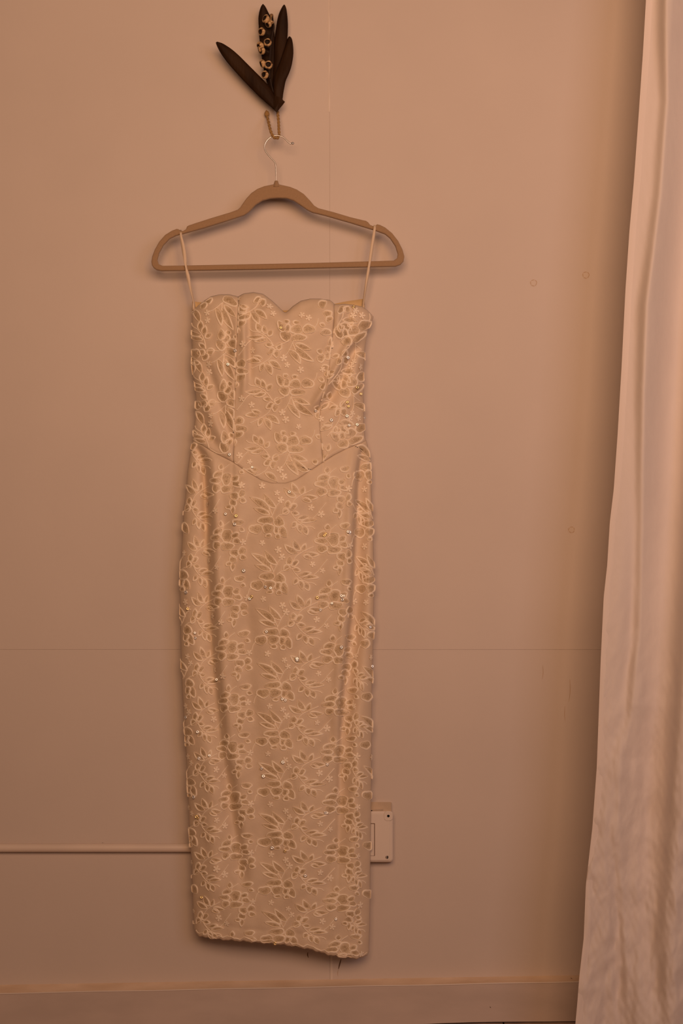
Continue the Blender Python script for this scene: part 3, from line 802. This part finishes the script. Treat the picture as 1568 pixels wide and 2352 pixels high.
# ------------------------------------------------------------------ conduit and outlet
PI_ = empty('conduit_pipe', WV(200, 1947, .008)); tag(PI_, 'painted horizontal conduit pipe along the wall behind the dress', 'pipe')
rp = 9.6 / S
pts = [WV(px, 1947.3, rp + .0008) for px in np.linspace(-1300, 815, 40)]
v, f = tube_mesh(pts, rp, 20); build('tube', v, f, 'pipe', PI_)
for px in (-60, 640):
    c = WV(px, 1947.3, 0); v = []; f = []; n = 14
    for dx in (-.008, .008):
        prof = [(-.022, -.0012), (-.0095, -.0012)] + [(-math.cos(math.pi * k / n) * (rp + .0012), -(rp + .0008) - math.sin(math.pi * k / n) * (rp + .0012)) for k in range(n + 1)] + [(.0095, -.0012), (.022, -.0012)]
        for (zz, yy) in prof: v.append((c.x + dx, yy, c.z + zz))
    build('saddle_clip', v, grid_faces(2, n + 5), 'pipe', PI_, solid=.001)

OB = empty('power_outlet', WV(856, 1912, .0)); tag(OB, 'white plastic wall outlet on yellowed block, half hidden behind dress', 'outlet')
def rrect(name, x0, x1, y0, y1, r, d0, d1, m, parent, ch=1.5, n=6):
    ol = []
    for (cx, cy, a0) in ((x1 - r, y0 + r, -90), (x1 - r, y1 - r, 0), (x0 + r, y1 - r, 90), (x0 + r, y0 + r, 180)):
        for k in range(n + 1):
            a = math.radians(a0 + 90 * k / n); ol.append((cx, cy, math.cos(a), math.sin(a)))
    v = []; N = len(ol)
    for (rr, dd_) in ((r, d0), (r, d1 - ch / S), (r - ch * .35, d1 - ch * .35 / S), (r - ch, d1)):
        for (cx, cy, ca, sa) in ol: v.append(WV(cx + rr * ca, cy + rr * sa, dd_))
    f = []
    for i in range(3):
        for k in range(N): f.append((i * N + k, (i + 1) * N + k, (i + 1) * N + (k + 1) % N, i * N + (k + 1) % N)[::-1])
    f.append(tuple(3 * N + k for k in range(N))[::-1])
    return build(name, v, f, m, parent, smooth=False)
rrect('mounting_block', 796, 899, 1842, 1981, 3, 0.0, .013, 'block', OB, 1.5)
cp = rrect('cover_plate', 802, 902.5, 1863, 1980, 8, .013, .0215, 'plastic', OB, 4)
rrect('plate_face', 805, 895, 1869, 1976, 5, .0213, .0222, 'plastic', cp, .8)
rrect('corner_boss', 881, 902, 1863, 1886, 8, .0213, .0230, 'plastic', cp, 1.5)
rrect('flap_gap', 815, 860.8, 1891, 1966, 1.2, .0220, .02235, 'crack', cp, .2)
rrect('outlet_flap', 816, 859.2, 1892.6, 1965.5, 1.5, .0218, .0229, 'plastic', OB, .6)
def disc(name, px, py, d, r, m, parent, h=.0006, n=20):
    v = [WV(px + r * q * math.cos(2 * math.pi * k / n), py + r * q * math.sin(2 * math.pi * k / n), d + hh) for (q, hh) in ((1, 0), (.92, h)) for k in range(n)]
    f = [(k, n + k, n + (k + 1) % n, (k + 1) % n)[::-1] for k in range(n)] + [tuple(n + k for k in range(n))[::-1]]
    return build(name, v, f, m, parent, smooth=False)
disc('screw_hole', 891.6, 1874.3, .0230, 3.1, 'black', OB, .0002)
sc_ = disc('screw', 888.5, 1969, .0222, 3.8, 'steel', OB, .0012)
v = [WV(*p, .0236) for p in ((889.5, 1965.5), (891.2, 1966), (890.4, 1972.5), (888.8, 1972))]; build('screw_slot', v, [(0, 1, 2, 3)], 'black', sc_, smooth=False, solid=.0003)
disc('pin_hole', 853.3, 1862, .0131, 1.6, 'black', OB, .0002)
v, f = tube_mesh([WV(px, 1859.6, .0132) for px in (800, 840, 880)], .0012, 6); build('cable_edge', v, f, 'block', OB)

# ------------------------------------------------------------------ curtain
CE = np.array([(-900, 1530), (0, 1484), (128, 1476.6), (281, 1466), (419, 1456), (531, 1446), (664, 1437), (843, 1428), (996, 1419), (1124, 1410), (1200, 1401), (1298, 1395), (1371, 1387), (1518, 1380), (1641, 1375.5), (1763, 1371), (1900, 1361), (2033, 1346), (2155, 1341),
               (2243, 1331), (2302, 1326.5), (2351, 1322), (2500, 1310)], float)
def cedge(y): return np.interp(y, CE[:, 0], CE[:, 1])
CUR = empty('curtain', (0.55, -0.16, zfl + KX * .55)); tag(CUR, 'sheer white linen curtain hanging in soft folds to the floor', 'curtain')
FOLDS = [  # polyline, softness px (left side / right side), amplitude
    ([(1545, -900), (1532, 60), (1536, 230), (1520, 450), (1488, 700), (1481, 900), (1478, 1200), (1473, 1445), (1452, 1640), (1440, 1740)], 11, 60, .024),
    ([(1600, -900), (1575, 500), (1548, 900), (1540, 1200), (1528, 1500), (1518, 1800), (1510, 2400)], 44, 30, -.016),
    ([(1446, 1650), (1429, 1714), (1423, 1935), (1432, 2057), (1440, 2200), (1450, 2400)], 11, 40, .016),
    ([(1470, 1500), (1462, 1800), (1466, 2000), (1470, 2400)], 9, 16, .005),
    ([(1640, -900), (1610, 800), (1568, 1600), (1540, 1950), (1528, 2150), (1540, 2400)], 12, 30, .015),
    ([(1400, 1700), (1390, 2000), (1398, 2180), (1410, 2400)], 9, 18, .005),
]
def cdep(x, y):
    e = cedge(y); u = x - e
    d = .135 + .018 * np.sin(u * .028 + .8 + .0006 * y) * np.clip(u / 60, 0, 1) + .000012 * (y - 1200) 
    d = d + .004 * np.exp(-(u / 16.0) ** 2)
    for pts, a, b, amp in FOLDS:
        s, sd, t = segdist(x, y, pts)
        xs_ = np.interp(y, [p[1] for p in pts], [p[0] for p in pts]); q = x - xs_
        inr = np.clip((y - pts[0][1]) / 120, 0, 1) * np.clip((pts[-1][1] - y) / 120, 0, 1)
        d = d + amp * inr * np.where(q < 0, np.exp(-(q / (1.5 * a)) ** 2), np.exp(-(np.clip(q, 0, None) / (1.2 * b)) ** 2))
    low = np.clip((y - 1350) / 700, 0.12, 1)
    wob = np.sin(x * .075 + 2.2 * np.sin(y * .011)) * np.sin(y * .033 + x * .05 + 1.2 * np.sin(x * .03)) + .8 * np.sin(x * .16 + y * .045 + 2 * np.sin(y * .02)) * np.sin(y * .027 - x * .06) \
        + .5 * np.sin(x * .31 - y * .11 + 2.5 * np.sin(y * .017)) * np.sin(y * .06 + 1.7 * np.sin(x * .08))
    return d + .0013 * low * wob * np.clip(u / 8, 0.2, 1)
nx, ny = 170, 620
pyb = 2352 + 110
Y = np.linspace(-700, pyb, ny)[:, None] * np.ones((1, nx)); X = cedge(Y) + np.linspace(0, 1, nx)[None, :] ** 1.15 * 420
dd = cdep(X, Y)
crk = np.array([ridge_noise.ridged_multi_fractal(Vector((a * .016 + b * .005, b * .0075 - a * .003, 0)), 0.9, 2.1, 4, 1.0, 2.0) for a, b in zip(X.ravel(), Y.ravel())]).reshape(X.shape)
dd = dd + .0034 * np.clip((Y - 1000) / 1000, 0.08, 1) * (crk - .9)
x, y, z = W(X, Y, dd)
z = np.maximum(z, zfl + KX * x + .003)
cl = build('cloth', np.stack([x.ravel(), y.ravel(), z.ravel()], 1), grid_faces(ny, nx, True), 'curtain', CUR, solid=.0008)
# turned hem along the free edge
Y = np.linspace(-700, pyb, 300)[:, None] * np.ones((1, 6)); X = cedge(Y) - 1.0 + np.linspace(0, 1, 6)[None, :] * 15
dd = cdep(np.maximum(X, cedge(Y)), Y) + np.array([.0022, .0022, .0020, .0016, .0011, .0005])[None, :]; x, y, z = W(X, Y, dd); z = np.maximum(z, zfl + KX * x + .003)
build('edge_hem', np.stack([x.ravel(), y.ravel(), z.ravel()], 1), grid_faces(300, 6, True), 'hem', CUR)
